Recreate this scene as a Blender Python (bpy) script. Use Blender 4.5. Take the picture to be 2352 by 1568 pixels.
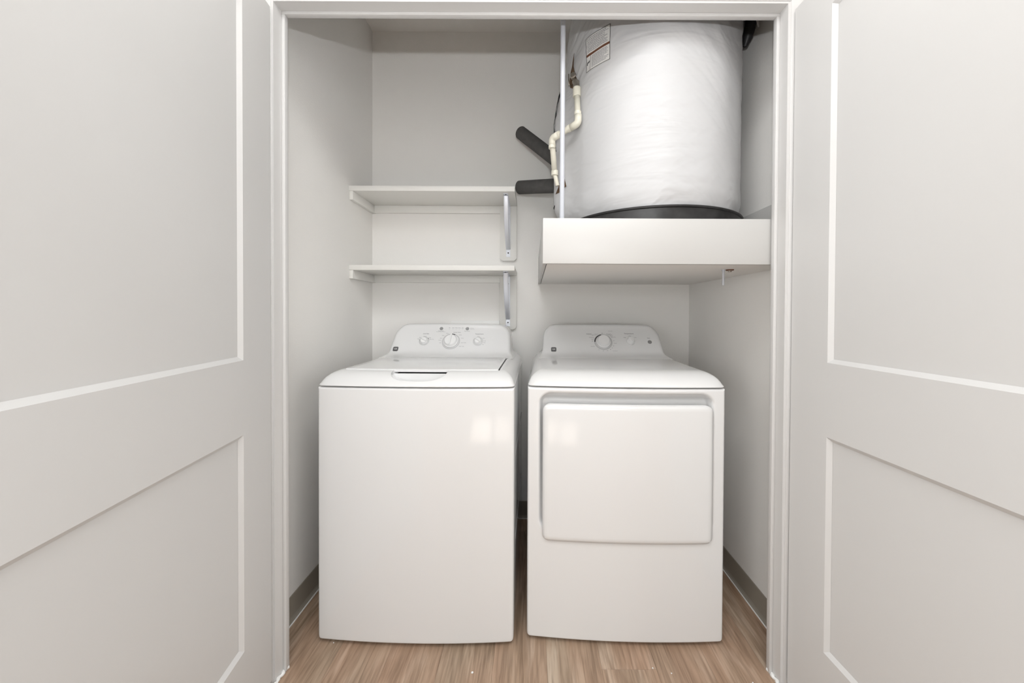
import bpy, bmesh, math, random
from mathutils import Vector, Matrix, noise
random.seed(7)
S = bpy.context.scene
for o in list(bpy.data.objects): bpy.data.objects.remove(o)
COL = S.collection
R = math.radians

# ------------------------------------------------------------------ camera, world, lights, exposure
cd = bpy.data.cameras.new('camera'); cam = bpy.data.objects.new('camera', cd); COL.objects.link(cam)
cd.sensor_width = 36; cd.lens = 827/2352*36; cd.clip_start = .02
cd.shift_x = -.01954; cd.shift_y = -.02438
T_, R_ = R(.6), R(.27)
fw = Vector((0, math.cos(T_), -math.sin(T_))); rt = Vector((1, 0, 0)); up = rt.cross(fw)
r2 = rt*math.cos(R_)+up*math.sin(R_); u2 = up*math.cos(R_)-rt*math.sin(R_)
M = Matrix((r2, u2, -fw)).transposed().to_4x4(); M.translation = Vector((0, 0, 1.16))
cam.matrix_world = M; S.camera = cam

w = bpy.data.worlds.new('world'); S.world = w; w.use_nodes = True
w.node_tree.nodes['Background'].inputs[0].default_value = (.75, .86, 1, 1)
w.node_tree.nodes['Background'].inputs[1].default_value = 2.0

def light(name, kind, loc, target, energy, col, **k):
    ld = bpy.data.lights.new(name, kind); ld.energy = energy; ld.color = col
    for a, b in k.items(): setattr(ld, a, b)
    o = bpy.data.objects.new(name, ld); COL.objects.link(o); o.location = loc
    o.rotation_euler = (Vector(target)-Vector(loc)).to_track_quat('-Z', 'Y').to_euler()
    return o
WH = (.96, .98, 1)
light('ceiling_lamp', 'AREA', (0, -1.3, 2.69), (0, -1.3, 0), 24, WH, shape='RECTANGLE', size=2.2, size_y=1.0)
light('doorway_fill', 'AREA', (0, .02, 2.69), (0, .02, 0), 23, WH, shape='RECTANGLE', size=1.4, size_y=.8)  # added overhead fill, brightens the upward bevels of the doors
light('strip_fill', 'AREA', (0, -.60, 1.064), (0, 1.6, 1.5), 5.5, WH, shape='RECTANGLE', size=1.3, size_y=.03)  # added wide, thin fill behind the camera for the closet interior
light('flash', 'SPOT', (0, -.03, 1.40), (0, 1.6, 2.0), 6.5, WH, spot_size=R(118), spot_blend=.6, shadow_soft_size=.02)
light('flash_head', 'SPOT', (0, -.03, 1.40), (0, 1.6, 2.9), 20, WH, spot_size=R(100), spot_blend=.8, shadow_soft_size=.02)
light('hall_fill_left', 'AREA', (-2.1, -1.5, 1.3), (0, -1.5, 1.3), 30, WH, shape='RECTANGLE', size=2.0, size_y=1.6)  # added side fill from the hall, no window in this wall
light('hall_fill_right', 'AREA', (2.1, -1.5, 1.3), (0, -1.5, 1.3), 30, WH, shape='RECTANGLE', size=2.0, size_y=1.6)  # added side fill, mirrors the one on the left
light('sun', 'SUN', (0, -6, 6), (0, -6+1, 6-.68), 9, (1, .95, .88), angle=R(.5))

S.view_settings.view_transform = 'Standard'; S.view_settings.look = 'None'
S.view_settings.gamma = 1; S.view_settings.use_curve_mapping = False
S.view_settings.exposure = 0.15

# ------------------------------------------------------------------ materials
def mat(name, col, rough=.5, metal=0, bump=0, bscale=60, var=0, vscale=3, coat=0, spec=.5):
    m = bpy.data.materials.new(name); m.use_nodes = True; n = m.node_tree.nodes; l = m.node_tree.links
    b = n['Principled BSDF']; b.inputs['Roughness'].default_value = rough; b.inputs['Metallic'].default_value = metal
    b.inputs['Coat Weight'].default_value = coat; b.inputs['Coat Roughness'].default_value = .06
    b.inputs['Specular IOR Level'].default_value = spec
    b.inputs['Base Color'].default_value = (*col, 1)
    tc = n.new('ShaderNodeTexCoord')
    if var:
        nz = n.new('ShaderNodeTexNoise'); nz.inputs['Scale'].default_value = vscale; nz.inputs['Detail'].default_value = 6
        rp = n.new('ShaderNodeValToRGB')
        rp.color_ramp.elements[0].position = .3; rp.color_ramp.elements[1].position = .7
        rp.color_ramp.elements[0].color = (*[c*(1-var) for c in col], 1); rp.color_ramp.elements[1].color = (*[min(1, c*(1+var)) for c in col], 1)
        l.new(tc.outputs['Object'], nz.inputs['Vector']); l.new(nz.outputs['Fac'], rp.inputs['Fac']); l.new(rp.outputs['Color'], b.inputs['Base Color'])
    if bump:
        nz = n.new('ShaderNodeTexNoise'); nz.inputs['Scale'].default_value = bscale; nz.inputs['Detail'].default_value = 4
        bp = n.new('ShaderNodeBump'); bp.inputs['Strength'].default_value = bump; bp.inputs['Distance'].default_value = .002
        l.new(tc.outputs['Object'], nz.inputs['Vector']); l.new(nz.outputs['Fac'], bp.inputs['Height']); l.new(bp.outputs['Normal'], b.inputs['Normal'])
    return m
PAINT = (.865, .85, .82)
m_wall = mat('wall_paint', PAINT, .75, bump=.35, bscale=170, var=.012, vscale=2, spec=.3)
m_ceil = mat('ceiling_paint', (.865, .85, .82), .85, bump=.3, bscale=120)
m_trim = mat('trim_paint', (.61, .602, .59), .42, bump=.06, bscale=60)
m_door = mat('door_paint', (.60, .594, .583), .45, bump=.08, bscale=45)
m_shelf = mat('shelf_paint', (.78, .77, .735), .4, bump=.05, bscale=40)
m_platform = mat('platform_paint_dimmed', (.53, .523, .506), .4, bump=.05, bscale=40)  # white shelf paint with its colour darkened to offset strong light on the platform
m_white = mat('white_enamel', (.72, .72, .715), .09, bump=0, coat=.3)
m_plastic = mat('white_plastic', (.76, .76, .755), .2)
m_base = mat('taupe_vinyl', (.30, .27, .225), .5, bump=.05)
m_ring = mat('grey_print', (.50, .50, .50), .4)
m_dkring = mat('dark_print', (.05, .05, .055), .4)
m_ink = mat('grey_ink', (.30, .30, .31), .5)
m_black = mat('black_plastic', (.012, .012, .013), .5)
m_button = mat('grey_button', (.27, .27, .27), .4)
m_chrome = mat('badge_silver', (.75, .75, .75), .3, metal=.6)
m_bracket = mat('bracket_steel', (.72, .74, .79), .32, metal=.15)
m_screw = mat('screw', (.03, .03, .03), .4, metal=.6)
m_pan = mat('pan_black', (.020, .0195, .0195), .42, var=.5, vscale=30)
m_foam = mat('grey_foam', (.085, .083, .080), .85, bump=.6, bscale=260, var=.12, vscale=40)
m_foamin = mat('foam_bore', (.015, .015, .015), .9)
m_cpvc = mat('cream_pipe', (.68, .655, .555), .35)
m_brass = mat('valve_metal', (.35, .32, .28), .35, metal=.8, var=.3, vscale=60)
m_tear = mat('brown_insulation', (.10, .058, .032), .9, bump=1, bscale=120, var=.55, vscale=70)
m_foil = mat('silver_insulation', (.42, .42, .42), .6, bump=1, bscale=150, var=.5, vscale=60)
m_pole = mat('white_pipe', (.50, .515, .55), .3)
m_caulk = mat('white_caulk', (.86, .86, .84), .5)
m_paper = mat('label_paper', (.62, .61, .59), .5)
m_brown = mat('label_brown_print', (.13, .05, .025), .5)
m_lint = mat('lint', (.8, .8, .8), .9)
m_glass = mat('window_glass', (1, 1, 1), .02)
m_glass.node_tree.nodes['Principled BSDF'].inputs['Transmission Weight'].default_value = 1

def mat_wrap():
    m = mat('white_wrap', (.50, .50, .503), .45)
    n = m.node_tree.nodes; l = m.node_tree.links; b = n['Principled BSDF']
    tc = n.new('ShaderNodeTexCoord'); mp = n.new('ShaderNodeMapping'); mp.inputs['Scale'].default_value = (2.6, 2.6, 15)
    mp.inputs['Rotation'].default_value = (0, R(18), 0)
    nz = n.new('ShaderNodeTexNoise'); nz.inputs['Scale'].default_value = 1; nz.inputs['Detail'].default_value = 2.5; nz.inputs['Distortion'].default_value = .5
    bp = n.new('ShaderNodeBump'); bp.inputs['Strength'].default_value = .7; bp.inputs['Distance'].default_value = .010
    l.new(tc.outputs['Object'], mp.inputs['Vector']); l.new(mp.outputs['Vector'], nz.inputs['Vector'])
    l.new(nz.outputs['Fac'], bp.inputs['Height']); l.new(bp.outputs['Normal'], b.inputs['Normal'])
    return m
m_wrap = mat_wrap()

def mat_plank():
    m = mat('oak_vinyl_plank', (.4, .3, .22), .42, spec=.35)
    n = m.node_tree.nodes; l = m.node_tree.links; b = n['Principled BSDF']
    tc = n.new('ShaderNodeTexCoord'); oi = n.new('ShaderNodeObjectInfo')
    off = n.new('ShaderNodeVectorMath'); off.operation = 'ADD'
    sc = n.new('ShaderNodeVectorMath'); sc.operation = 'SCALE'; sc.inputs['Scale'].default_value = 37
    cmb = n.new('ShaderNodeCombineXYZ')
    for i in range(3): l.new(oi.outputs['Random'], cmb.inputs[i])
    l.new(cmb.outputs[0], sc.inputs[0]); l.new(tc.outputs['Object'], off.inputs[0]); l.new(sc.outputs[0], off.inputs[1])
    def nz(scale, det, dist):
        mp = n.new('ShaderNodeMapping'); mp.inputs['Scale'].default_value = scale
        t = n.new('ShaderNodeTexNoise'); t.inputs['Scale'].default_value = 1; t.inputs['Detail'].default_value = det; t.inputs['Distortion'].default_value = dist
        l.new(off.outputs[0], mp.inputs['Vector']); l.new(mp.outputs[0], t.inputs['Vector']); return t
    a = nz((11, 2.4, 1), 7, 1.6); c = nz((130, 7, 1), 5, .4); g = nz((5, 1.1, 1), 2, .6)
    ra = n.new('ShaderNodeValToRGB'); e = ra.color_ramp.elements
    e[0].position = .28; e[0].color = (.32, .228, .160, 1); e[1].position = .74; e[1].color = (.54, .425, .33, 1)
    e.new(.5).color = (.42, .305, .22, 1)
    l.new(a.outputs['Fac'], ra.inputs['Fac'])
    rc = n.new('ShaderNodeValToRGB'); e = rc.color_ramp.elements
    e[0].position = .32; e[0].color = (.66, .64, .62, 1); e[1].position = .6; e[1].color = (1, 1, 1, 1)
    l.new(c.outputs['Fac'], rc.inputs['Fac'])
    rg = n.new('ShaderNodeValToRGB'); e = rg.color_ramp.elements
    e[0].position = .35; e[0].color = (.98, .90, .86, 1); e[1].position = .65; e[1].color = (1.0, 1.03, 1.03, 1)
    l.new(g.outputs['Fac'], rg.inputs['Fac'])
    m1 = n.new('ShaderNodeMixRGB'); m1.blend_type = 'MULTIPLY'; m1.inputs[0].default_value = 1
    m2 = n.new('ShaderNodeMixRGB'); m2.blend_type = 'MULTIPLY'; m2.inputs[0].default_value = 1
    l.new(ra.outputs[0], m1.inputs[1]); l.new(rc.outputs[0], m1.inputs[2]); l.new(m1.outputs[0], m2.inputs[1]); l.new(rg.outputs[0], m2.inputs[2])
    l.new(m2.outputs[0], b.inputs['Base Color'])
    bp = n.new('ShaderNodeBump'); bp.inputs['Strength'].default_value = .25; bp.inputs['Distance'].default_value = .001
    l.new(c.outputs['Fac'], bp.inputs['Height']); l.new(bp.outputs[0], b.inputs['Normal'])
    return m
m_plank = mat_plank()
m_sub = mat('floor_underlay', (.10, .07, .05), .8)

# ------------------------------------------------------------------ helpers
def obj(name, bm, m, parent=None, smooth=False, mats=None):
    me = bpy.data.meshes.new(name); bmesh.ops.recalc_face_normals(bm, faces=bm.faces); bm.to_mesh(me); bm.free()
    for q in (mats or [m]): me.materials.append(q)
    if smooth: me.shade_smooth()
    if smooth == 'auto' : me.set_sharp_from_angle(angle=R(32))
    o = bpy.data.objects.new(name, me); COL.objects.link(o)
    if parent: o.parent = parent
    return o
def thing(name, label, cat, loc=(0, 0, 0), rz=0, group=None):
    o = bpy.data.objects.new(name, None); COL.objects.link(o); o.location = loc; o.rotation_euler = (0, 0, rz)
    o.empty_display_size = .1
    return tag(o, label, cat, group)
def tag(o, label, cat, group=None):
    o['label'] = label; o['category'] = cat
    if group: o['group'] = group
    return o
def struct(o, label=None):
    o['kind'] = 'structure'
    if label: o['label'] = label
    return o
def box(x0, x1, y0, y1, z0, z1, bev=0, bm=None, seg=2):
    own = bm is None
    b2 = bmesh.new()
    bmesh.ops.create_cube(b2, size=1)
    for v in b2.verts:
        v.co = Vector(((x0+x1)/2+v.co.x*(x1-x0), (y0+y1)/2+v.co.y*(y1-y0), (z0+z1)/2+v.co.z*(z1-z0)))
    if bev: bmesh.ops.bevel(b2, geom=list(b2.edges), offset=bev, segments=seg, profile=.5, affect='EDGES')
    if own: return b2
    me = bpy.data.meshes.new('t'); b2.to_mesh(me); b2.free(); bm.from_mesh(me); bpy.data.meshes.remove(me); return bm
def prism(poly, axis, a, b, bev=0):
    """extrude 2D polygon along axis (0,1,2) from a to b; poly coords are the other two axes in order"""
    bm = bmesh.new()
    def P(u, v, t):
        c = [u, v]; c.insert(axis, t); return c
    A = [bm.verts.new(P(u, v, a)) for u, v in poly]; B = [bm.verts.new(P(u, v, b)) for u, v in poly]
    bm.faces.new(A); bm.faces.new(B[::-1])
    for i in range(len(poly)):
        j = (i+1) % len(poly); bm.faces.new((A[i], A[j], B[j], B[i]))
    if bev: bmesh.ops.bevel(bm, geom=list(bm.edges), offset=bev, segments=2, profile=.5, affect='EDGES')
    return bm
def loft(loops, cap0=True, cap1=True):
    bm = bmesh.new(); rows = [[bm.verts.new(p) for p in L] for L in loops]; n = len(rows[0])
    for a, b in zip(rows, rows[1:]):
        for i in range(n):
            j = (i+1) % n; bm.faces.new((a[i], a[j], b[j], b[i]))
    if cap0: bm.faces.new(rows[0])
    if cap1: bm.faces.new(rows[-1][::-1])
    return bm
def tube(pts, r, n=20, fil=0, cap=True, bm=None):
    pts = [Vector(p) for p in pts]
    if fil:
        q = [pts[0]]
        for i in range(1, len(pts)-1):
            a, b, c = pts[i-1], pts[i], pts[i+1]; d1 = (a-b).normalized(); d2 = (c-b).normalized()
            f = min(fil, (a-b).length*.45, (c-b).length*.45)
            for k in range(7):
                t = k/6; q.append((b+d1*f)*(1-t)**2+b*2*t*(1-t)+(b+d2*f)*t*t)
        q.append(pts[-1]); pts = q
    rs = r if isinstance(r, (list, tuple)) else [r]*len(pts)
    loops = []; t0 = (pts[1]-pts[0]).normalized(); nrm = t0.orthogonal().normalized()
    for i, p in enumerate(pts):
        t = (pts[min(i+1, len(pts)-1)]-pts[max(i-1, 0)]).normalized()
        nrm = (nrm-t*nrm.dot(t)).normalized(); bn = t.cross(nrm)
        loops.append([p+(nrm*math.cos(a)+bn*math.sin(a))*rs[i] for a in (2*math.pi*k/n for k in range(n))])
    b2 = loft(loops, cap, cap)
    if bm is None: return b2
    me = bpy.data.meshes.new('t'); b2.to_mesh(me); b2.free(); bm.from_mesh(me); bpy.data.meshes.remove(me); return bm
def lathe(prof, n=48, Mx=None):
    """profile (r, h) round local z, transformed by Mx"""
    loops = [[Vector((r*math.cos(2*math.pi*k/n), r*math.sin(2*math.pi*k/n), h)) for k in range(n)] for r, h in prof]
    bm = loft(loops)
    if Mx: bmesh.ops.transform(bm, matrix=Mx, verts=bm.verts)
    return bm
def text_into(bm, s, size, Mx, bold=0, align='CENTER'):
    c = bpy.data.curves.new('t', 'FONT'); c.body = s; c.size = size; c.align_x = align; c.align_y = 'CENTER'
    c.extrude = .00015; c.offset = bold; c.resolution_u = 2
    o = bpy.data.objects.new('t', c); me = o.to_mesh(); me.transform(Mx); bm.from_mesh(me); o.to_mesh_clear()
    bpy.data.objects.remove(o); bpy.data.curves.remove(c)
def boolean(o, cutters, op='DIFFERENCE'):
    for cb in cutters:
        md = o.modifiers.new('b', 'BOOLEAN'); md.operation = op; md.object = cb; md.solver = 'EXACT'
    dg = bpy.context.evaluated_depsgraph_get(); me = bpy.data.meshes.new_from_object(o.evaluated_get(dg))
    o.modifiers.clear(); old = o.data; o.data = me; me.name = o.name; bpy.data.meshes.remove(old)
    for cb in cutters: bpy.data.objects.remove(cb)

XL, XR, YB, ZC = -.900, .885, 2.03, 2.728      # closet inside
HZ, JL, JR = 2.110, -.797, .780                # head of opening and jambs
YF0, YF1 = 1.112, 1.167                        # front partition

# ------------------------------------------------------------------ setting
fl = struct(obj('floor', box(-2.2, 2.2, -4.1, 2.2, -.06, -.003), m_sub))
PW = .178; joints = []
def plank(x0, x1, y0, y1):
    bm = box(x0+.00015, x1-.00015, y0+.00015, y1-.00015, -.003, 0)
    bmesh.ops.bevel(bm, geom=[e for e in bm.edges if all(v.co.z > -.001 for v in e.verts)], offset=.0003, segments=1, affect='EDGES')
    o = obj('plank', bm, m_plank, fl)
    return o
xs0 = .411-PW*15; k = 0
while xs0+PW*k < 2.2:
    x0 = xs0+PW*k; x1 = min(x0+PW, 2.2); x0 = max(x0, -2.2)
    inclo = x1 > XL and x0 < XR
    y = {14: 1.161, 13: .52, 15: .78, 16: 1.71, 12: 1.9, 11: .95, 10: 1.52, 17: .6}.get(k, random.uniform(.2, 2.0))
    top = YB if inclo else 1.2
    cuts = [top]; yy = y
    while yy > top-.02: yy -= 1.22
    while yy > -4: cuts.append(yy); yy -= 1.22
    cuts.append(-4.05)
    for b, a in zip(cuts, cuts[1:]):
        plank(max(x0, XL) if (inclo and b > 1.2 and x0 < XL) else x0, min(x1, XR) if (inclo and b > 1.2 and x1 > XR) else x1, a, b)
    k += 1

struct(obj('wall_left', box(XL-.1, XL, YF1, YB+.1, 0, ZC), m_wall))
struct(obj('wall_right', box(XR, XR+.1, YF1, YB+.1, 0, ZC), m_wall))
struct(obj('wall_back', box(XL, XR, YB, YB+.1, 0, ZC), m_wall))
struct(obj('ceiling', box(-2.3, 2.3, -4.1, YB+.1, ZC, ZC+.1), m_ceil))
bm = box(-2.2, JL-.02, YF0+.016, YF1, 0, ZC); box(JR+.02, 2.2, YF0+.016, YF1, 0, ZC, bm=bm); box(JL-.02, JR+.02, YF0+.016, YF1, HZ+.02, ZC, bm=bm)
struct(obj('wall_front', bm, m_wall), 'painted partition wall that frames the closet opening')
struct(obj('wall_hall_left', box(-2.3, -2.2, -4.1, YF1, 0, ZC), m_wall))
struct(obj('wall_hall_right', box(2.2, 2.3, -4.1, YF1, 0, ZC), m_wall))
# far wall behind the camera with a window that lets a patch of sun onto the floor
WX0, WX1, WZ0, WZ1 = -.47, .15, 1.74, 2.37
bm = box(-2.3, WX0, -4.2, -4.1, 0, ZC); box(WX1, 2.3, -4.2, -4.1, 0, ZC, bm=bm); box(WX0, WX1, -4.2, -4.1, 0, WZ0, bm=bm); box(WX0, WX1, -4.2, -4.1, WZ1, ZC, bm=bm)
struct(obj('wall_far', bm, m_wall))
bm = box(WX0, WX0+.04, -4.18, -4.12, WZ0, WZ1); box(WX1-.04, WX1, -4.18, -4.12, WZ0, WZ1, bm=bm); box(WX0, WX1, -4.18, -4.12, WZ0, WZ0+.04, bm=bm)
box(WX0, WX1, -4.18, -4.12, WZ1-.04, WZ1, bm=bm); box(-.17, -.11, -4.18, -4.12, WZ0, WZ1, bm=bm)
wn = struct(obj('window_1', bm, m_trim), 'white framed window behind the viewpoint')
for i in range(5):
    obj('slat', box(-.085+i*.042, -.073+i*.042, -4.115, -4.095, WZ0+.02, WZ1-.02), m_trim, wn)

# cove baseboards
def cove(name, p0, p1, nrm, ext=0):
    prof = [(0, 0), (.014, 0), (.012, .003), (.006, .007), (.0035, .014), (.003, .09), (.002, .094), (0, .094)]
    bm = bmesh.new(); A = []; B = []
    for d, h in prof:
        A.append(bm.verts.new((p0[0]+nrm[0]*d, p0[1]+nrm[1]*d, h))); B.append(bm.verts.new((p1[0]+nrm[0]*d, p1[1]+nrm[1]*d, h)))
    bm.faces.new(A); bm.faces.new(B[::-1])
    for i in range(len(prof)):
        j = (i+1) % len(prof); f = bm.faces.new((A[i], A[j], B[j], B[i]))
    return struct(obj(name, bm, m_base))
cove('baseboard_left', (XL, YF1), (XL, YB), (1, 0)); cove('baseboard_right', (XR, YF1), (XR, YB), (-1, 0)); cove('baseboard_back', (XL, YB), (XR, YB), (0, -1))
# pale bead along the toe of each baseboard
for nm, pts in (('trim_8', [(XL+.0145, YF1, .0015), (XL+.0145, YB-.02, .0015)]), ('trim_9', [(XR-.0145, YF1, .0015), (XR-.0145, YB-.02, .0015)]), ('trim_10', [(XL+.02, YB-.0145, .0015), (XR-.02, YB-.0145, .0015)])):
    struct(obj(nm, tube(pts, .0026, 10), m_caulk), 'pale bead along the baseboard toe')

# door lining: jambs, head, stops, casings
SY = 1.148
def jamb(name, x, sx):
    j = obj(name, box(min(x, x-sx*.02), max(x, x-sx*.02), YF0, YF1, 0, HZ+.02), m_trim)
    obj('door_stop', box(min(x, x+sx*.010), max(x, x+sx*.010), SY, SY+.017, 0, HZ-.01, .0015), m_trim, j, 'auto')
    return struct(j, 'painted side jamb of the closet opening')
jamb('trim_1', JL, 1); jamb('trim_2', JR, -1)
h = obj('trim_3', box(JL, JR, YF0, YF1, HZ, HZ+.02), m_trim)
obj('door_stop', box(JL, JR, SY, SY+.017, HZ-.010, HZ, .0015), m_trim, h, 'auto'); struct(h, 'painted head jamb of the closet opening')
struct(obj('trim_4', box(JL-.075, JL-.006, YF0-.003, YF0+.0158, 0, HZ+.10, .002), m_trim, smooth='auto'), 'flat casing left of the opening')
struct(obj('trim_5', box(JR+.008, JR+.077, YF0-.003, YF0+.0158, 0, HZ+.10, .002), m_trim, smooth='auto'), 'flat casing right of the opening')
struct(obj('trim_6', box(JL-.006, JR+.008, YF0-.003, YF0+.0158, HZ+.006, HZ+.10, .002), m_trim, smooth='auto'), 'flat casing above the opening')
for nm, x, sx in (('trim_7', JL, 1), ('trim_11', JR, -1)):
    n = 14; pts = [(x+sx*(.004+.0025*math.sin(i*1.7)), YF0-.03+i*.085/(n-1), .003) for i in range(n)]
    struct(obj(nm, tube(pts, [.0055+.002*math.sin(i*2.3) for i in range(n)], 10), m_caulk, smooth=True), 'rough white sealant bead at the foot of the jamb')

# open shaker doors
def door(name, hinge, d, side, label, st=.128):
    """local frame: x = across the door from the hinge, y = out of the seen face, z up"""
    dv = Vector((d[0], d[1], 0)).normalized(); nv = Vector((-dv.y, dv.x, 0))*side
    r = bpy.data.objects.new(name, None); COL.objects.link(r); r.empty_display_size = .1
    Mx = Matrix((dv, nv, Vector((0, 0, 1)))).transposed().to_4x4(); Mx.translation = Vector((hinge[0], hinge[1], 0)); 
    W, th, z0, z1 = .788, .035, .02, 2.085; bw, bd = .0105, .009
    rails = [(z0, .235), (.826, 1.028), (1.995, z1)]
    def add(nm, bm):
        bmesh.ops.transform(bm, matrix=Mx, verts=bm.verts); return obj(nm, bm, m_door, r)
    add('stile', box(0, st, -th, 0, z0, z1)); add('stile', box(W-.11, W, -th, 0, z0, z1))
    for a, b in rails: add('rail', box(st, W-.11, -th, 0, a, b))
    for a, b in ((rails[0][1], rails[1][0]), (rails[1][1], rails[2][0])):
        add('panel', box(st, W-.11, -th+bd, -bd, a, b))
        bm = bmesh.new(); O = [(st, a), (W-.11, a), (W-.11, b), (st, b)]; I = [(st+bw, a+bw), (W-.11-bw, a+bw), (W-.11-bw, b-bw), (st+bw, b-bw)]
        vo = [bm.verts.new((x, 0, z)) for x, z in O]; vi = [bm.verts.new((x, -bd+.0003, z)) for x, z in I]; vb = [bm.verts.new((x, -bd-.002, z)) for x, z in O]
        for i in range(4):
            j = (i+1) % 4; bm.faces.new((vo[i], vo[j], vi[j], vi[i])); bm.faces.new((vo[i], vb[i], vb[j], vo[j])); bm.faces.new((vi[i], vi[j], vb[j], vb[i]))
        add('panel_moulding', bm)
    struct(r, label)
    return r
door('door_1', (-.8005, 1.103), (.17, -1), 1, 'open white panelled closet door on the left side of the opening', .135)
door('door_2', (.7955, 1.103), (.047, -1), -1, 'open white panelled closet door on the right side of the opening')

# ------------------------------------------------------------------ wall shelves
XS = -.087                                      # free end of the shelves
def shelf(z, label, zb):
    t = thing('wall_shelf', label, 'shelf', (XL, YB, z), 0, 'shelves on the left of the closet')
    L = XS-XL; D = .262
    t_ = .025
    obj('shelf_board', box(0.0005, L, -D, -.0005, -t_, 0, .0012), m_shelf, t, 'auto')
    obj('cleat', prism([(-.0005, -t_), (-D+.003, -t_), (-D+.003, -t_-.042), (-.0005, -t_-.042)], 0, .0005, .019, .001), m_shelf, t, 'auto')
    obj('cleat', box(.019, L-.094, -.019, -.0005, -t_-.040, -t_, .001), m_shelf, t, 'auto')
    x0, x1, c = L-.094, L, .014; hb = zb-z
    obj('backing_board', prism([(x0, -t_), (x1, -t_), (x1, hb+c), (x1-c, hb), (x0+c, hb), (x0, hb+c)], 1, -.019, -.0005, .001), m_shelf, t, 'auto')
    # steel bracket: leg under shelf, leg on the board, curved brace
    br = bpy.data.objects.new('bracket', None); 
    xc = (x0+x1)/2+.0; w2 = .0115; top = -t_; H = .283
    bm = box(xc-w2, xc+w2, -.236, -.019, top-.003, top, .0008); box(xc-w2, xc+w2, -.022, -.019, top-H, top, .0008, bm=bm)
    b = obj('bracket', bm, m_bracket, t)
    # brace strip, slightly bowed
    n = 18; A = Vector((0, -.205, top-.004)); B = Vector((0, -.023, top-H+.042)); pts = []
    for i in range(n+1):
        s = i/n; p = A.lerp(B, s); pts.append(Vector((0, p.y-.030*math.sin(math.pi*s)**.9, p.z-.016*math.sin(math.pi*s))))
    loops = []
    for i, p in enumerate(pts):
        tg = (pts[min(i+1, n)]-pts[max(i-1, 0)]).normalized(); nm = Vector((0, -tg.z, tg.y)); 
        if nm.y > 0: nm = -nm
        ww = .0125
        loops.append([Vector((xc-ww, 0, 0))+p-nm*.008, Vector((xc-ww, 0, 0))+p, Vector((xc-ww*.6, 0, 0))+p+nm*.0035, Vector((xc+ww*.6, 0, 0))+p+nm*.0035, Vector((xc+ww, 0, 0))+p, Vector((xc+ww, 0, 0))+p-nm*.008])
    obj('brace', loft(loops), m_bracket, b, 'auto')
    for (yy, zz, ax) in ((-.225, top-.003, 'z'), (-.022, top-.045, 'y'), (-.022, top-.095, 'y'), (-.022, top-H+.022, 'y')):
        ml = Matrix.Translation((xc, yy, zz)) @ (Matrix.Rotation(R(180), 4, 'X') if ax == 'z' else Matrix.Rotation(R(90), 4, 'X'))
        obj('screw', lathe([(.0040, 0), (.0036, .0012), (.002, .0018), (.001, .0008)], 14, ml), m_screw, b, 'auto')
    return t
shelf(1.778, 'upper white wall shelf with a steel bracket, level with the grey foam tubes', 1.449)
shelf(1.391, 'lower white wall shelf with a steel bracket, just above the washing machine', 1.067)

# outlet box behind the washer
t = thing('washer_outlet_box', 'white plastic outlet box on the back wall, its top edge showing above the washer console', 'outlet box', (-.32, YB, 1.03))
bm = box(-.137, .137, -.006, -.0005, -.09, .085, .001); obj('faceplate', bm, m_caulk, t, 'auto')
bm = box(-.115, .115, -.012, -.006, -.07, .068, .001); obj('cover', bm, m_caulk, t, 'auto')

# ------------------------------------------------------------------ washer and dryer
HW = .343; BULGE = .0145
def bul(x): return -BULGE*(1-(x/HW)**2)
def sdf_rr(x, z, cx, cz, hx, hz, r):
    qx, qz = abs(x-cx)-hx+r, abs(z-cz)-hz+r
    return min(max(qx, qz), 0)+math.hypot(max(qx, 0), max(qz, 0))-r
def sm(t): t = max(0, min(1, t)); return t*t*(3-2*t)
def front_panel(z0, z1, recess=None, nx=120, nz=150):
    bm = bmesh.new(); cz = (z0+z1)/2; hz = (z1-z0)/2; rc, er = .013, .008
    def lin(a, b, n, e):   # denser at both edges
        L = [a+(b-a)*i/n for i in range(n+1)]
        ex = [a+e*j/6 for j in range(1, 6)]+[b-e*j/6 for j in range(1, 6)]
        return sorted(L+ex)
    X = lin(-HW, HW, nx, .010); Z = lin(z0, z1, nz, .010); rows = []
    for z in Z:
        row = []
        for x in X:
            px, pz = x, z; ax, az = abs(x)-(HW-rc), abs(z-cz)-(hz-rc)
            if z < cz and ax > 0 and az > 0 and math.hypot(ax, az) > rc:
                s = rc/math.hypot(ax, az); px = math.copysign(HW-rc+ax*s, x); pz = cz+math.copysign(hz-rc+az*s, z-cz)
            rr = rc if z < cz else .002
            d = -sdf_rr(px, pz, 0, cz, HW, hz, rr); y = bul(px)
            if d < er: y += er-math.sqrt(max(0, er*er-(er-max(d, 0))**2))
            if recess: y += recess(px, pz)
            row.append(bm.verts.new((px, y, pz)))
        rows.append(row)
    for a, b in zip(rows, rows[1:]):
        for i in range(len(X)-1): bm.faces.new((a[i], a[i+1], b[i+1], b[i]))
    # return flange
    be = [e for e in bm.edges if e.is_boundary]; g = bmesh.ops.extrude_edge_only(bm, edges=be)
    for v in g['geom']:
        if isinstance(v, bmesh.types.BMVert): v.co.y = .05
    return bm
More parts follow.
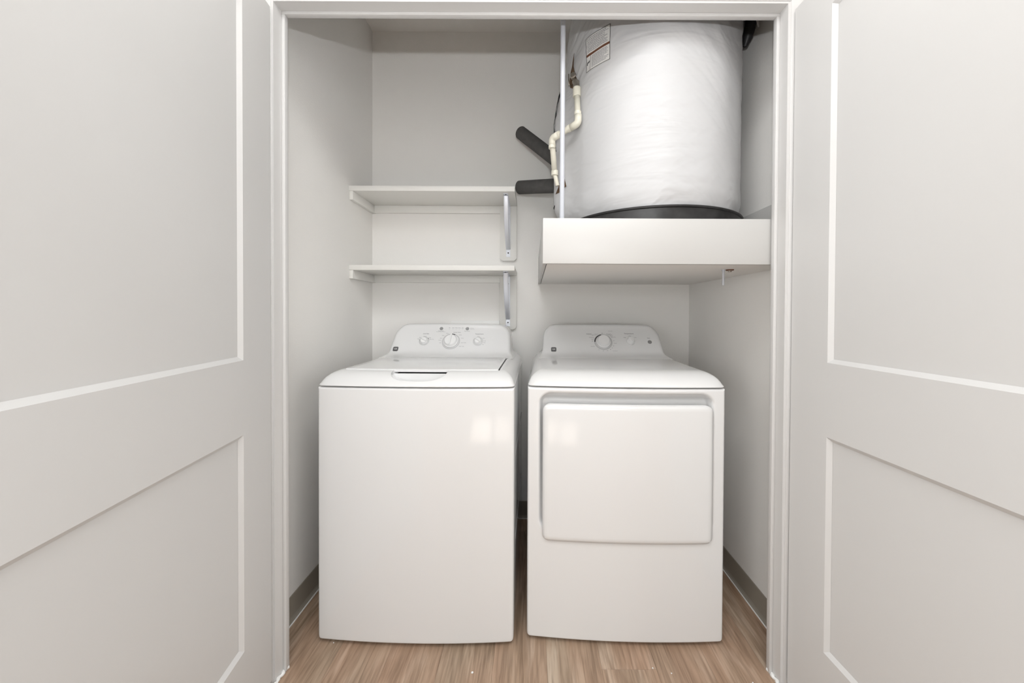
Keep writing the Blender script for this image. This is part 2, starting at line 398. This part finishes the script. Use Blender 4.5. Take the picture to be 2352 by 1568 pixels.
def rr_loop(yf, yb, hw, z, r, bulge=1.0, nf=26, na=7):
    """front edge left to right, then the back, anticlockwise; r rounds the front corners"""
    L = []
    def by(x): return -BULGE*bulge*(1-(x/HW)**2)
    for i in range(na):
        a = math.pi-math.pi/2*i/na      # left corner arc
        L.append((-hw+r+r*math.cos(a), yf+by(hw)+r-r*math.sin(a), z))
    for i in range(nf+1):
        x = -hw+r+(2*hw-2*r)*i/nf; L.append((x, yf+by(x) if abs(x) < hw-r else yf+by(hw-r), z))
    for i in range(1, na+1):
        a = math.pi/2-math.pi/2*i/na
        L.append((hw-r+r*math.cos(a), yf+by(hw)+r-r*math.sin(a), z))
    L.append((hw, yb, z)); L.append((-hw, yb, z))
    return L
# console face frame
FA, FB = Vector((0, .482, .975)), Vector((0, .560, 1.086))
FU = (FB-FA).normalized(); FN = Vector((0, -FU.z, FU.y)); TILT = FU.z
def face_pt(x, z): 
    s = (z-FA.z)/(FB.z-FA.z); return Vector((x, FA.y+(FB.y-FA.y)*s, z))
def face_M(x, z, off=0):
    p = face_pt(x, z)+FN*off
    m = Matrix((Vector((1, 0, 0)), FU, FN)).transposed().to_4x4(); m.translation = p; return m
# side inset of cover vs height
def machine(kind, loc, rz, label):
    t = thing(kind, label, 'washing machine' if kind == 'washing_machine' else 'dryer', loc, rz)
    obj('cabinet', box(-HW+.0015, HW-.0015, .048, .69, .014, .893, .004), m_white, t, 'auto')
    for z in (.30, .62):
        obj('side_rib', box(-HW+.0005, HW-.0005, .12, .64, z, z+.02, .0009), m_white, t, 'auto')
    rec = None
    if kind == 'clothes_dryer':
        def rec(x, z):
            d = -sdf_rr(x, z, 0.0, .638, .304, .2475, .045)
            if d <= 0: return 0
            return .036*sm(d/.013)*(.35+.65*sm((.8855-z)/.034))*(.55+.45*sm((z-.42)/.40))
    obj('front_panel', front_panel(.012, .8985, rec, 150 if rec else 60, 200 if rec else 60), m_white, t, True)
    # top cover
    prof = [(.002, .010, .9030), (-.001, .002, .9035), (-.001, .0, .9060), (.003, .003, .912), (.010, .006, .9200), (.020, .011, .9290), (.033, .019, .9370), (.048, .029, .9435), (.064, .040, .9480), (.080, .050, .950)]
    loops = [rr_loop(y, .675, HW-s, z, .020 if i > 2 else .016) for i, (y, s, z) in enumerate(prof)]
    tc = obj('top_cover', loft(loops), m_white, t)
    cut = []
    if kind == 'washing_machine':
        bmc = box(-.281, .284, .0705, .425, .9405, .98); cut.append(obj('c', bmc, m_white, t))
        bmc = bmesh.new(); bmesh.ops.create_uvsphere(bmc, u_segments=48, v_segments=24, radius=1)
        for v in bmc.verts:
            x, y, z = v.co; e = .62
            v.co = (math.copysign(abs(x)**e, x)*.100, y*.066+.045, z*.036+.945)
        cut.append(obj('c', bmc, m_white, t))
        boolean(tc, cut)
    for p in tc.data.polygons: p.use_smooth = True
    tc.data.set_sharp_from_angle(angle=R(28))
    # console
    zs = [(.9485, .395, .050), (.951, .412, .050), (.9545, .437, .049), (.959, .457, .047), (.966, .473, .044)]
    zs = [(y, s, z) for z, y, s in zs]
    for i in range(9):
        f = i/8; z = .975+(1.086-.975)*f; zs.append((face_pt(0, z).y, .0435-.001*f+ .0, z))
    rt_ = .024                                        # rounding of the top edge
    y1 = face_pt(0, 1.086).y
    corner = .055
    for i in range(1, 9):
        a = R(90)*i/8; z = 1.086+.0125*math.sin(a)
        zs.append((y1+.004*math.sin(a)+.014*(1-math.cos(a)), 0, z))
    loops = []
    for y, s, z in zs:
        hw = HW-.050+.0 if False else HW-.046
        # side outline: flares out at the foot, leans in, big rounded top corners
        if z < .975: hw = HW-.050+.018*((.975-z)/.0265)**2
        else: hw = HW-.050+.0-.010*(z-.975)/.12
        if z > 1.0985-corner: 
            q = (z-(1.0985-corner))/corner; hw -= corner*(1-math.sqrt(max(0, 1-q*q)))
        rr = .018
        L = []
        for i in range(7):
            a = math.pi-math.pi/2*i/6; L.append((-hw+rr+rr*math.cos(a), y+rr-rr*math.sin(a), z))
        for i in range(1, 24): L.append((-hw+rr+(2*hw-2*rr)*i/24, y, z))
        for i in range(7):
            a = math.pi/2-math.pi/2*i/6; L.append((hw-rr+rr*math.cos(a), y+rr-rr*math.sin(a), z))
        yb = .672-(.012*((z-1.086)/.0125)**2 if z > 1.086 else 0)
        L += [(hw, yb, z), (-hw, yb, z)]
        # gentle crown along the top
        L = [(x, yy, zz+(.0035*(1-(x/.29)**2)*sm((zz-1.086)/.012))) for x, yy, zz in L]
        loops.append(L)
    cp = obj('control_panel', loft(loops), m_white, t, 'auto'); cp.data.set_sharp_from_angle(angle=R(40))
    for sx in (-1, 1):
        for yy in (.07, .62):
            obj('foot', lathe([(.018, .0), (.020, .004), (.016, .014)], 20, Matrix.Translation((sx*.29, yy, 0))), m_black, t, 'auto')
    def knob(x, z, r, h, ring, ang, ridge=True, nm='knob', dark=(125, 178)):
        if ring:
            n = 64; bm = bmesh.new()
            for a0 in range(n):
                a = [2*math.pi*(a0+q)/n for q in (0, 1)]
                f = bm.faces.new([bm.verts.new((rr*math.cos(b), rr*math.sin(b), .0004)) for rr, b in ((r+.0030, a[0]), (ring, a[0]), (ring, a[1]), (r+.003, a[1]))])
                dg = math.degrees(a[0]) % 360
                if dark[0] <= dg < dark[1]: f.material_index = 1
            bmesh.ops.remove_doubles(bm, verts=bm.verts, dist=1e-6)
            g = bmesh.ops.extrude_face_region(bm, geom=list(bm.faces))
            for v in g['geom']:
                if isinstance(v, bmesh.types.BMVert): v.co.z += .0006
            bmesh.ops.transform(bm, matrix=face_M(x, z), verts=bm.verts)
            obj('dial_ring', bm, None, t, mats=[m_ring, m_dkring])
        k = obj(nm, lathe([(r, 0), (r*1.0, h*.35), (r*.96, h*.42), (r*.90, h*.46), (r*.86, h*.6), (r*.80, h*.9), (r*.74, h), (r*.4, h*1.01)], 48, face_M(x, z)), m_plastic, t, 'auto')
        if ridge:
            bm = box(-r*.17, r*.17, -r*.78, r*.86, h*.5, h*1.28, .0012)
            for v in bm.verts:
                if v.co.z > h*1.1: v.co.x *= .55
            bmesh.ops.transform(bm, matrix=face_M(x, z) @ Matrix.Rotation(R(ang), 4, 'Z'), verts=bm.verts)
            obj('pointer', bm, m_plastic, k, 'auto')
        return k
    def button(x, z, r):
        return obj('button', lathe([(r, 0), (r, .0012), (r*.88, .0020), (r*.3, .0021)], 24, face_M(x, z)), m_button, t, 'auto')
    txt = bmesh.new()
    def T(s, x, z, size=.0062, bold=.00010, align='CENTER'): text_into(txt, s, size, face_M(x, z, .0002), bold, align)
    def around(x, z, r, items, size=.0050):
        for a, s in items:
            ca, sa = math.cos(R(a)), math.sin(R(a))
            al = 'LEFT' if ca > .25 else ('RIGHT' if ca < -.25 else 'CENTER')
            T(s, x+r*ca, z+r*sa*TILT, size, .00005, al)
    if kind == 'washing_machine':
        knob(0, 1.018, .036, .020, .044, -4, True, 'dial', (62, 90))
        knob(-.132, 1.019, .019, .015, .0245, 62, True, 'knob', (25, 45))
        knob(.132, 1.019, .019, .015, .0245, 55, True, 'knob', (500, 501))
        button(-.058, 1.0785, .0088); button(.072, 1.0785, .0088)
        for i, x in enumerate((-.018, .000, .016, .032, .048)): T(('Fill', 'Soak', 'Wash', 'Rinse', 'Spin')[i], x, 1.0825, .0056, .0001); T('o', x, 1.0762, .0050, 0)
        T('Deep Rinse', -.058, 1.0672, .0060); T('Press for Deep Fill option', -.058, 1.0632, .0044, 0)
        T('Start Pause', .072, 1.0670, .0060); T('Lid Lock', .086, 1.0815, .0050, 0, 'LEFT'); T('Hold 3 sec', .086, 1.0765, .0048, 0, 'LEFT')
        T('Load Size', -.130, 1.0535, .0078, .00018); T('Temperature', .135, 1.0535, .0078, .00018)
        T('Normal', .014, 1.0605, .0060, .00015); T('Heavy', .034, 1.061, .0060, .00015)
        around(-.132, 1.019, .027, [(90, 'Medium'), (45, 'Large'), (22, 'Super Plus'), (130, 'Small'), (155, 'Auto')])
        around(.132, 1.019, .028, [(90, 'Warm'), (40, 'Cool'), (5, 'Cold'), (-15, 'Cold'), (-38, 'Tap')])
        around(0, 1.018, .050, [(48, 'Whites'), (22, 'Colors'), (-8, 'Speed Wash'), (-33, 'Drain + Spin'), (112, 'Rinse'), (138, 'Bulky'), (158, 'Jeans'), (172, 'Casual'), (190, 'Off')])
        lx = -.262
    else:
        knob(.006, 1.018, .0355, .024, .044, 0, False, 'dial', (98, 175))
        knob(.140, 1.021, .0195, .020, 0, 38, True)
        button(.232, 1.019, .0100)
        T('Temperature', .136, 1.058, .0088, .0003); T('Start', .230, 1.0375, .0070, .0002)
        around(.140, 1.021, .031, [(90, 'Med'), (50, 'Low'), (132, 'High')], .0064)
        T('Cottons', -.062, 1.0555, .0078, .0003)
        around(.006, 1.018, .050, [(92, 'Off'), (68, 'Easy Care'), (58, 'Delicates'), (45, 'Mixed'), (34, 'More Dry'), (8, '80'), (-8, 'Timed'), (-26, '60'), (-42, '50'), (-56, '40'), (-75, '30'), (-95, '20'), (-117, '10'), (-150, 'Less Dry'), (175, 'Off'), (163, 'Fluff'), (150, 'Timed Dry'), (128, 'More Dry'), (115, 'Cottons')], .0056)
        T('Automatic', .046, 1.0695, .0050, 0); T('Cool Down', .058, .9775, .0050, 0)
        lx = -.238
    obj('lettering', txt, m_ink, t)['kind'] = 'stuff'
    # round cornered maker's badge
    hx, hz, cr = .0130, .0125, .0065
    def rrp(hx, hz, r, h, n=6):
        return [Vector((sx*(hx-r)+r*math.cos(a), sz*(hz-r)+r*math.sin(a), h)) for sx, sz, a0 in ((1, 1, 0), (-1, 1, 90), (-1, -1, 180), (1, -1, 270)) for a in (R(a0+90*i/n) for i in range(n+1))]
    bm = loft([rrp(hx, hz, cr, 0), rrp(hx, hz, cr, .0012), rrp(hx-.0006, hz-.0006, cr-.0005, .0016)])
    bmesh.ops.transform(bm, matrix=face_M(lx, .982), verts=bm.verts); bd = obj('badge', bm, m_dkring, t, 'auto')
    bm = bmesh.new(); text_into(bm, 'GE', .0125, face_M(lx, .982, .0018), .0003)
    obj('lettering', bm, m_chrome, bd)
    ro = rrp(hx-.0016, hz-.0016, cr-.001, .0018); ri = rrp(hx-.0022, hz-.0022, cr-.0014, .0018); bm = bmesh.new(); a = [bm.verts.new(p) for p in ro]; b = [bm.verts.new(p) for p in ri]
    for i in range(len(a)): j = (i+1) % len(a); bm.faces.new((a[i], a[j], b[j], b[i]))
    bmesh.ops.transform(bm, matrix=face_M(lx, .982), verts=bm.verts); obj('badge_rim', bm, m_chrome, bd)
    if kind == 'washing_machine':
        # lid with overhanging front lip
        def lidloop(ix, z, fr=.0, r=.012):
            x0, x1, y0, y1 = -.2795+ix, .2805+-ix, .066+ix+fr, .421-ix; L = []
            for cx, cy, a0 in ((x1-r, y0+r, 270), (x1-r, y1-r, 0), (x0+r, y1-r, 90), (x0+r, y0+r, 180)):
                for i in range(7): a = R(a0+90*i/6); L.append((cx+r*math.cos(a), cy+r*math.sin(a), z))
            # bow the front edge like the cover
            return [(x, y+(-.0145*(1-(x/HW)**2)+.0046)*(1 if y < .09 else 0), z) for x, y, z in L]
        bm = bmesh.new()
        def lidfull(ix, z, fr=0.0):
            x0, x1, y0, y1, r = -.2795+ix, .2795-ix, .070+ix+fr, .421-ix, .012; L = []
            for i in range(25):
                x = x0+(x1-x0)*i/24; L.append((x, y0-.0145*(1-(x/HW)**2)+.004, z))
            L += [(x1, y0+.02, z)]+[(x1-r+r*math.cos(R(a)), y1-r+r*math.sin(R(a)), z) for a in (0, 30, 60, 90)]+[(x0+r-r*math.sin(R(a)), y1-r+r*math.cos(R(a)), z) for a in (0, 30, 60, 90)]+[(x0, y0+.02, z)]
            return L
        lid = obj('lid', loft([lidfull(.001, .9425), lidfull(0, .9435), lidfull(0, .9515), lidfull(.0015, .9530), lidfull(.004, .9535)]), m_white, t, 'auto')
        for yy in (.405,): obj('hinge_cap', box(.284, .2865, .40, .41, .9495, .9512, .0004), m_dkring, t)
        obj('lid_gap_shade', box(.2803, .2838, .085, .40, .9407, .9500), m_black, t)  # black strip in the gap stands in for its shade
        obj('handle_wall', box(-.099, .099, .0575, .0615, .906, .9375, .0008), m_white, t)
        obj('handle_slot_shade', box(-.086, .086, .064, .105, .915, .9395), m_black, t)  # black box put in the handle cavity as painted shade
    else:
        # door: thick bowed slab
        def dl(ix, y, r=.024):
            L = []; hx, hz = .2935-ix, .239-ix
            pts = []
            for sx, sz, a0 in ((1, 1, 0), (-1, 1, 90), (-1, -1, 180), (1, -1, 270)):
                for i in range(9): a = R(a0+90*i/8); pts.append((sx*(hx-r)+r*math.cos(a), sz*(hz-r)+r*math.sin(a)))
            return pts
        cx, cz = 0.004, .603
        bm = bmesh.new()
        # front face as a bowed grid inside the rounded outline
        nxg, nzg = 60, 48; hx, hz, r, er = .2935, .239, .024, .005; rows = []
        for j in range(nzg+1):
            v = -1+2*j/nzg; row = []
            for i in range(nxg+1):
                u = -1+2*i/nxg; x, z = u*hx, v*hz
                ax, az = abs(x)-(hx-r), abs(z)-(hz-r)
                if ax > 0 and az > 0 and math.hypot(ax, az) > r:
                    s = r/math.hypot(ax, az); x = math.copysign(hx-r+ax*s, x); z = math.copysign(hz-r+az*s, z)
                d = -sdf_rr(x, z, 0, 0, hx, hz, r); y = -.012+bul(x+cx)-.0015*(1-v*v)
                if d < er: y += er-math.sqrt(max(0, er*er-(er-max(d, 0))**2))
                row.append(bm.verts.new((x+cx, y, z+cz)))
            rows.append(row)
        for a, b in zip(rows, rows[1:]):
            for i in range(nxg): bm.faces.new((a[i], a[i+1], b[i+1], b[i]))
        be = [e for e in bm.edges if e.is_boundary]; g = bmesh.ops.extrude_edge_only(bm, edges=be)
        for v in g['geom']:
            if isinstance(v, bmesh.types.BMVert): v.co.y = .016+bul(v.co.x); v.co.x = cx+(v.co.x-cx)*.993; v.co.z = cz+(v.co.z-cz)*.993
        obj('door', bm, m_white, t, True)
        for i, zz in (): obj('hinge', box(-.299, -.286, .004, .016, zz, zz+.03, .001), m_plastic, t)
    return t
machine('washing_machine', (-.4025, 1.2455, 0), R(-.8), 'white top-loading washing machine, the left of the two machines')
machine('clothes_dryer', (.3293, 1.2555, 0), R(-1.75), 'white front-loading clothes dryer, the right of the two machines')

# ------------------------------------------------------------------ heater platform
PX0, PY0, PY1 = .034, 1.170, YB
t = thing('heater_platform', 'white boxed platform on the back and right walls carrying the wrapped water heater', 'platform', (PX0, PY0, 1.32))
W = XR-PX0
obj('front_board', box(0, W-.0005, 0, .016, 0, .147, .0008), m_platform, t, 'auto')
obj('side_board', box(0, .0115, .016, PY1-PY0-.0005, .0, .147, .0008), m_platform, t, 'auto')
obj('bottom_panel', box(.0145, W-.0005, .0165, PY1-PY0-.0005, .002, .014), m_wall, t)  # paler paint than the other boards, imitates light on the underside
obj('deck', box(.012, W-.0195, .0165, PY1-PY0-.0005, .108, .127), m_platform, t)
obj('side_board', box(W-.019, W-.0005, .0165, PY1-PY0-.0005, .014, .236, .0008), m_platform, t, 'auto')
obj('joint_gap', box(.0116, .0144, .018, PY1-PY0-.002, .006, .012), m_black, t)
dk = 1.32+.127
tt = thing('drain_stub', 'thin white drain pipe hanging under the right end of the platform', 'pipe', (.700, 1.32, 1.322), 0)
obj('pipe', tube([(0, 0, 0), (0, 0, -.058)], .0042, 16), m_pole, tt, 'auto')
obj('collar', lathe([(.006, -.006), (.006, 0)], 16), m_pole, tt, 'auto')
tt = thing('drain_fitting', 'small brown round fitting in the platform underside beside the thin white pipe', 'fitting', (.726, 1.325, 1.322))
obj('flange', lathe([(.012, -.004), (.014, -.002), (.014, 0)], 24), m_brown, tt, 'auto')
obj('plug', lathe([(.006, -.009), (.007, -.004)], 16), m_brass, tt, 'auto')

# drain pan
XC, YC = .491, 1.546
t = thing('drain_pan', 'round black plastic drain pan under the water heater', 'pan', (XC, YC, dk))
obj('pan_wall', lathe([(.335, .0), (.337, .004), (.347, .064), (.352, .070), (.356, .0725), (.3575, .070), (.356, .066), (.351, .064), (.342, .002), (.3, 0)][:10], 160), m_pan, t, 'auto')

# ------------------------------------------------------------------ water heater
ZT0, ZT1, RT = dk+.004, 2.62, .349
def ang_d(a, b): return (a-b+180) % 360-180
def rad(th, z, wr=True):
    r = RT
    # lower edge tucks into the pan, top shoulder rounds off, more so on the left
    r -= .022*(1-sm((z-ZT0-.03)/.10))
    lf = max(0, math.cos(R(ang_d(th, 175))))
    top = 2.46-.03*lf
    if z > top: q = min(1, (z-top)/(ZT1-top)); r -= (.06+.05*lf)*(1-math.sqrt(1-min(q, .999)**2))
    r += .004*math.sin(R(th)*2+z*3)
    r -= .050*max(0, math.cos(R(ang_d(th, -172))))**2*(max(0, min(1, (z-2.16)/.34)))**2
    # slack bulge low on the left side
    r += .055*math.exp(-(ang_d(th, 180)/13)**2)*sm((z-1.46)/.16)*sm((2.22-z)/.28)
    if wr:
        T3 = R(th)
        p = Vector((math.cos(T3)*2.2, math.sin(T3)*2.2, z*15+math.sin(T3*3+z*2)*1.4+th*.02))
        a = noise.fractal(p, 1.0, 2.0, 4)
        b = noise.noise(Vector((math.cos(T3)*5, math.sin(T3)*5, z*34-th*.10)))
        c = noise.noise(Vector((math.cos(T3)*3, math.sin(T3)*3, z*2.6)))
        amp = .5+.6*sm((z-2.0)/.25)+.5*(1-sm((z-1.50)/.16))
        r += .0036*a*amp-.0036*abs(b)*amp*(.5+c)+.0040*c
    return r
t = thing('water_heater', 'white wrapped cylindrical water heater standing in the black drain pan on the platform', 'water heater', (XC, YC, dk))
ths = []; a = -185.
while a < 175-1e-6:
    ths.append(a); fine = a < -140; mid = a < -10
    a += .30 if fine else (.55 if mid else 3.0)
zz = [ZT0+(ZT1-ZT0)*i/330 for i in range(331)]
bm = bmesh.new(); rows = []
for z in zz:
    row = []
    for th in ths:
        r = rad(th, z)
        row.append(bm.verts.new((r*math.cos(R(th)), r*math.sin(R(th)), z-dk)))
    rows.append(row)
n = len(ths)
for j in range(len(zz)-1):
    zm = (zz[j]+zz[j+1])/2
    for i in range(n):
        k2 = (i+1) % n; f = bm.faces.new((rows[j][i], rows[j][k2], rows[j+1][k2], rows[j+1][i]))
bm.faces.new(rows[0]); bm.faces.new(rows[-1])
obj('insulation_wrap', bm, m_wrap, t, True)
def tear(name, rows_, m, edge=True):
    """rows_: (z, theta_left, theta_right) from the top down"""
    R_ = []
    for (za, la, ra), (zb_, lb, rb) in zip(rows_, rows_[1:]):
        for q in range(6):
            f = q/6; R_.append((za+(zb_-za)*f, la+(lb-la)*f, ra+(rb-ra)*f))
    R_.append(rows_[-1]); bm = bmesh.new(); G = []
    for z, l, r_ in R_: G.append([bm.verts.new(surf(l+(r_-l)*q/6, z, .0022-.0010*math.sin(math.pi*q/6))) for q in range(7)])
    for g, h_ in zip(G, G[1:]):
        for q in range(6): bm.faces.new((g[q], g[q+1], h_[q+1], h_[q]))
    o = obj(name, bm, m, t, True)
    if edge:
        for side in (1, 2):
            obj('tear_edge', tube([surf(row[side], row[0], .0022) for row in R_[::2]], .0011, 6), m_wrap, o, True)
    return o
# dark ragged edges of the foil opening
def surf(th, z, off=0): r = rad(th, z)+off; return Vector((r*math.cos(R(th)), r*math.sin(R(th)), z-dk))
tear('tear_opening', [(2.178, -160.6, -159.8), (2.155, -162.2, -159.4), (2.12, -163.6, -158.6), (2.085, -164.6, -156.6), (2.055, -163.4, -154.6), (2.035, -159.0, -154.2), (2.030, -157.0, -155.0)], m_tear)
tear('tear_opening', [(1.80, -168.2, -167.8), (1.76, -168.7, -167.9), (1.735, -168.9, -168.3), (1.725, -170.0, -168.0), (1.69, -171.6, -166.4), (1.668, -173.6, -165.4), (1.655, -175.0, -171.0)], m_tear)
tear('foil_patch', [(2.10, 182, 182.6), (2.06, 179, 184), (1.99, 178, 184.5), (1.93, 177, 184), (1.87, 177, 184.6), (1.835, 180, 184), (1.81, 182, 183)], m_foil, False)
E2 = [(181, 2.10), (183.5, 2.07), (182.5, 2.03), (184.5, 1.985), (182, 1.955), (184, 1.90), (182.5, 1.86), (185, 1.835)]
obj('torn_edge', tube([surf(a, z, .002) for a, z in E2], [.0015, .0034, .0010, .003, .0012, .0034, .0010, .002], 8), m_black, t, True)
obj('torn_edge', tube([surf(a, z, .002) for a, z in ((183, 1.79), (180, 1.765), (184, 1.745))], [.0015, .006, .002], 8), m_black, t, True)
obj('torn_edge', tube([surf(a, z, .002) for a, z in ((183.5, 1.612), (181.5, 1.606), (180, 1.603))], [.001, .0035, .002], 8), m_black, t, True)
# warning label following the curve of the tank
LT0, LT1, LZ0, LZ1 = -145.6, -128.7, 2.049, 2.172
def lab(u, v, off=.0014):                    # u 0..1 left to right, v 0..1 up
    return surf(LT0+(LT1-LT0)*u, LZ0+(LZ1-LZ0)*v, 0)*1.0+Vector((math.cos(R(LT0+(LT1-LT0)*u)), math.sin(R(LT0+(LT1-LT0)*u)), 0))*off
def patch(u0, u1, v0, v1, off, nu=12, nv=8, bm=None, th=.0004):
    b = bm if bm is not None else bmesh.new(); G = []
    for s in (off, off-th):
        G.append([[b.verts.new(lab(u0+(u1-u0)*i/nu, v0+(v1-v0)*j/nv, s)) for i in range(nu+1)] for j in range(nv+1)])
    for q, g in enumerate(G):
        for j in range(nv):
            for i in range(nu): b.faces.new((g[j][i], g[j][i+1], g[j+1][i+1], g[j+1][i]))
    A, B = G
    for j in range(nv): b.faces.new((A[j][0], A[j+1][0], B[j+1][0], B[j][0])); b.faces.new((A[j][nu], A[j+1][nu], B[j+1][nu], B[j][nu]))
    for i in range(nu): b.faces.new((A[0][i], A[0][i+1], B[0][i+1], B[0][i])); b.faces.new((A[nv][i], A[nv][i+1], B[nv][i+1], B[nv][i]))
    return b
wl = obj('warning_label', patch(0, 1, 0, 1, .0030, 40, 30, th=.0012), m_paper, t, True)
b = patch(0, 1, .992, 1, .0034, 30, 1); patch(0, 1, 0, .010, .0034, 30, 1, b); patch(0, .018, 0, 1, .0034, 1, 30, b); patch(.982, 1, 0, 1, .0034, 1, 30, b); patch(.19, .20, 0, .44, .0034, 1, 20, b)
obj('border_print', b, m_dkring, wl)
obj('warning_band', patch(.02, .98, .44, .505, .0034, 30, 2), m_brown, wl)
b = bmesh.new(); rnd = random.Random(3)
for rows_, vv0, vv1, ua in ((9, .54, .96, .06), (9, .05, .41, .26)):
    for i in range(rows_):
        v = vv0+(vv1-vv0)*(i+.3)/rows_; u = ua
        end = .95-rnd.random()*.18
        while u < end:
            l_ = rnd.uniform(.03, .10); patch(u, min(u+l_, end), v, v+(vv1-vv0)/rows_*.48, .0034, 2, 1, b); u += l_+.014
pt = obj('small_print', b, m_ink, wl); pt['kind'] = 'stuff'
b = patch(.05, .16, .24, .28, .0034, 4, 2); patch(.04, .08, .19, .24, .0034, 2, 2, b); patch(.12, .17, .27, .30, .0034, 2, 2, b)
obj('hazard_symbol', b, m_dkring, wl)
# relief valve peeping out of the tear, with its lever
SO = Vector((-XC, -YC, -dk))
bm = tube([Vector((.166, 1.385, 2.018))+SO, Vector((.1655, 1.388, 2.040))+SO, Vector((.163, 1.415, 2.062))+SO], [.0125, .0125, .011], 20)
v = obj('relief_valve', bm, m_brass, t, 'auto')
obj('lever', tube([Vector((.1395, 1.425, 2.098))+SO, Vector((.1400, 1.425, 2.072))+SO, Vector((.142, 1.425, 2.052))+SO], .0024, 10), m_brass, v, True)
bm = lathe([(.004, -.010), (.011, -.008), (.0125, .002), (.010, .006), (.003, .007)], 20, Matrix.Translation(Vector((.1545, 1.405, 2.079))+SO) @ Matrix.Rotation(R(-25), 4, 'Z') @ Matrix.Rotation(R(80), 4, 'X'))
obj('valve_cap', bm, m_brass, v, 'auto')

# discharge pipe
def W3(v_): return v_+Vector((XC, YC, dk))
A1 = Vector((.1665, 1.378, 2.005)); A2 = Vector((.1700, 1.360, 1.872)); A3 = Vector((.0760, 1.438, 1.852)); A4 = Vector((.0896, 1.466, 1.722))
t = thing('discharge_pipe', 'cream plastic discharge pipe bent down the left side of the water heater', 'pipe', A1)
o_ = lambda p: Vector(p)-A1
obj('pipe', tube([o_(A1), o_(A2), o_(A3), o_(A4)], .0112, 24, fil=.022), m_cpvc, t, True)
def sock(c, d, r=.0145, l=.024):
    c, d = Vector(c), Vector(d).normalized(); return obj('socket', tube([o_(c-d*l/2), o_(c-d*l*.46), o_(c+d*l*.46), o_(c+d*l/2)], [r*.93, r, r, r*.93], 24), m_cpvc, t, 'auto')
sock(A1+Vector((0, 0, -.006)), (0, 0, 1), .0150, .034)
d = (A3-A2).normalized(); sock(A2+Vector((-.001, .005, .040)), (0, 0, 1), .0134, .012); sock(A2+d*.040, d, .0134, .012)
sock(A3-d*.032, d, .0134, .012); sock(A3+Vector((0, 0, -.034)), (0, 0, 1), .0134, .012); sock(A4+Vector((0, 0, .004)), (0, 0, 1), .0140, .020)
# elbows, fuller than the pipe
def elbow(c, d1, d2):
    c = Vector(c); d1 = Vector(d1).normalized(); d2 = Vector(d2).normalized()
    return obj('elbow', tube([o_(c+d1*.032), o_(c), o_(c+d2*.032)], .0136, 24, fil=.022), m_cpvc, t, True)
elbow(A2, (0, 0, 1), d); elbow(A3, -d, A4-A3)
obj('pipe_end', tube([o_(A4), o_(A4+Vector((.012, .005, -.045)))], .0085, 16), m_cpvc, t, 'auto')

# vertical white pipe
t = thing('standing_pipe', 'slim white vertical pipe at the front left corner of the platform', 'pipe', (.1025, 1.262, dk))
obj('pipe', tube([(0, 0, 0.0), (.0015, 0, ZC-dk-.001)], .0086, 24), m_pole, t, 'auto')
obj('foot_flange', lathe([(.016, 0), (.016, .003), (.0095, .005)], 24), m_pole, t, 'auto')

# foam tubes
def foam(a, b, r, label):
    a, b = Vector(a), Vector(b); t = thing('foam_pipe_sleeve', label, 'pipe insulation', a, 0, 'foam sleeves beside the water heater')
    d = (b-a); n_ = d.normalized()
    q = n_.to_track_quat('Z', 'Y').to_matrix().to_4x4()
    L = d.length
    bm = lathe([(r*.42, .03), (r*.42, .0), (r*.94, 0), (r, .003), (r, L), (r*.4, L)], 40, q)
    obj('sleeve', bm, m_foam, t, 'auto')
    bm = lathe([(r*.41, .012), (r*.41, .03)], 24, q); obj('pipe', bm, m_foamin, t)
    # lengthwise slit
    return t
foam((-.066, 1.925, 2.118), (.116, 1.79, 1.916), .0335, 'dark grey foam pipe sleeve, slanted, upper of the two left of the water heater')
foam((-.073, 1.930, 1.828), (.122, 1.80, 1.793), .0345, 'dark grey foam pipe sleeve, level, lower of the two left of the water heater')

# dark duct and pale strip high up behind the tank on the right
t = thing('black_pipe_sleeve', 'black pipe sleeve high up between the water heater and the right wall', 'pipe insulation', (.857, 1.405, 2.215))
obj('sleeve', tube([(.002, 0, ZC-2.215-.001), (.002, 0, .165), (-.004, .012, .10), (-.010, .03, .035), (-.014, .042, .008)], [.0235, .0235, .0225, .018, .008], 24), m_black, t, 'auto')
t = thing('paper_tag', 'pale pointed paper tag hanging on the black sleeve above the water heater', 'tag', (.853, 1.372, 2.252))
obj('tag_sheet', prism([(-.040, .14), (-.012, .14), (.0, -.008), (-.005, -.010)], 1, -.0006, .0006), m_paper, t)
obj('string', tube([(-.026, 0, .13), (-.026, .0, ZC-2.252-.001)], .001, 6), m_dkring, t)

# lint specks on the floor
for i, (x, y) in enumerate(((-.187, 1.148), (-.69, 1.25), (.40, 1.165), (.455, 1.148), (.70, 1.12))):
    bm = bmesh.new(); bmesh.ops.create_icosphere(bm, subdivisions=2, radius=.0022 if i else .0035)
    for v in bm.verts: v.co *= 1+.3*noise.noise(v.co*900+Vector((i, 0, 0))); v.co.z = v.co.z*.45+.0009
    o = obj('lint_speck', bm, m_lint); o.location = (x, y, 0)
    tag(o, ('white speck of lint on the planks in front of the washing machine', 'tiny white crumb at the left front corner of the washing machine', 'tiny pale crumb on the planks in front of the dryer, the left of two', 'tiny pale crumb on the planks in front of the dryer, the right of two', 'tiny pale crumb on the planks beside the right jamb')[i], 'crumb', 'specks on the floor')
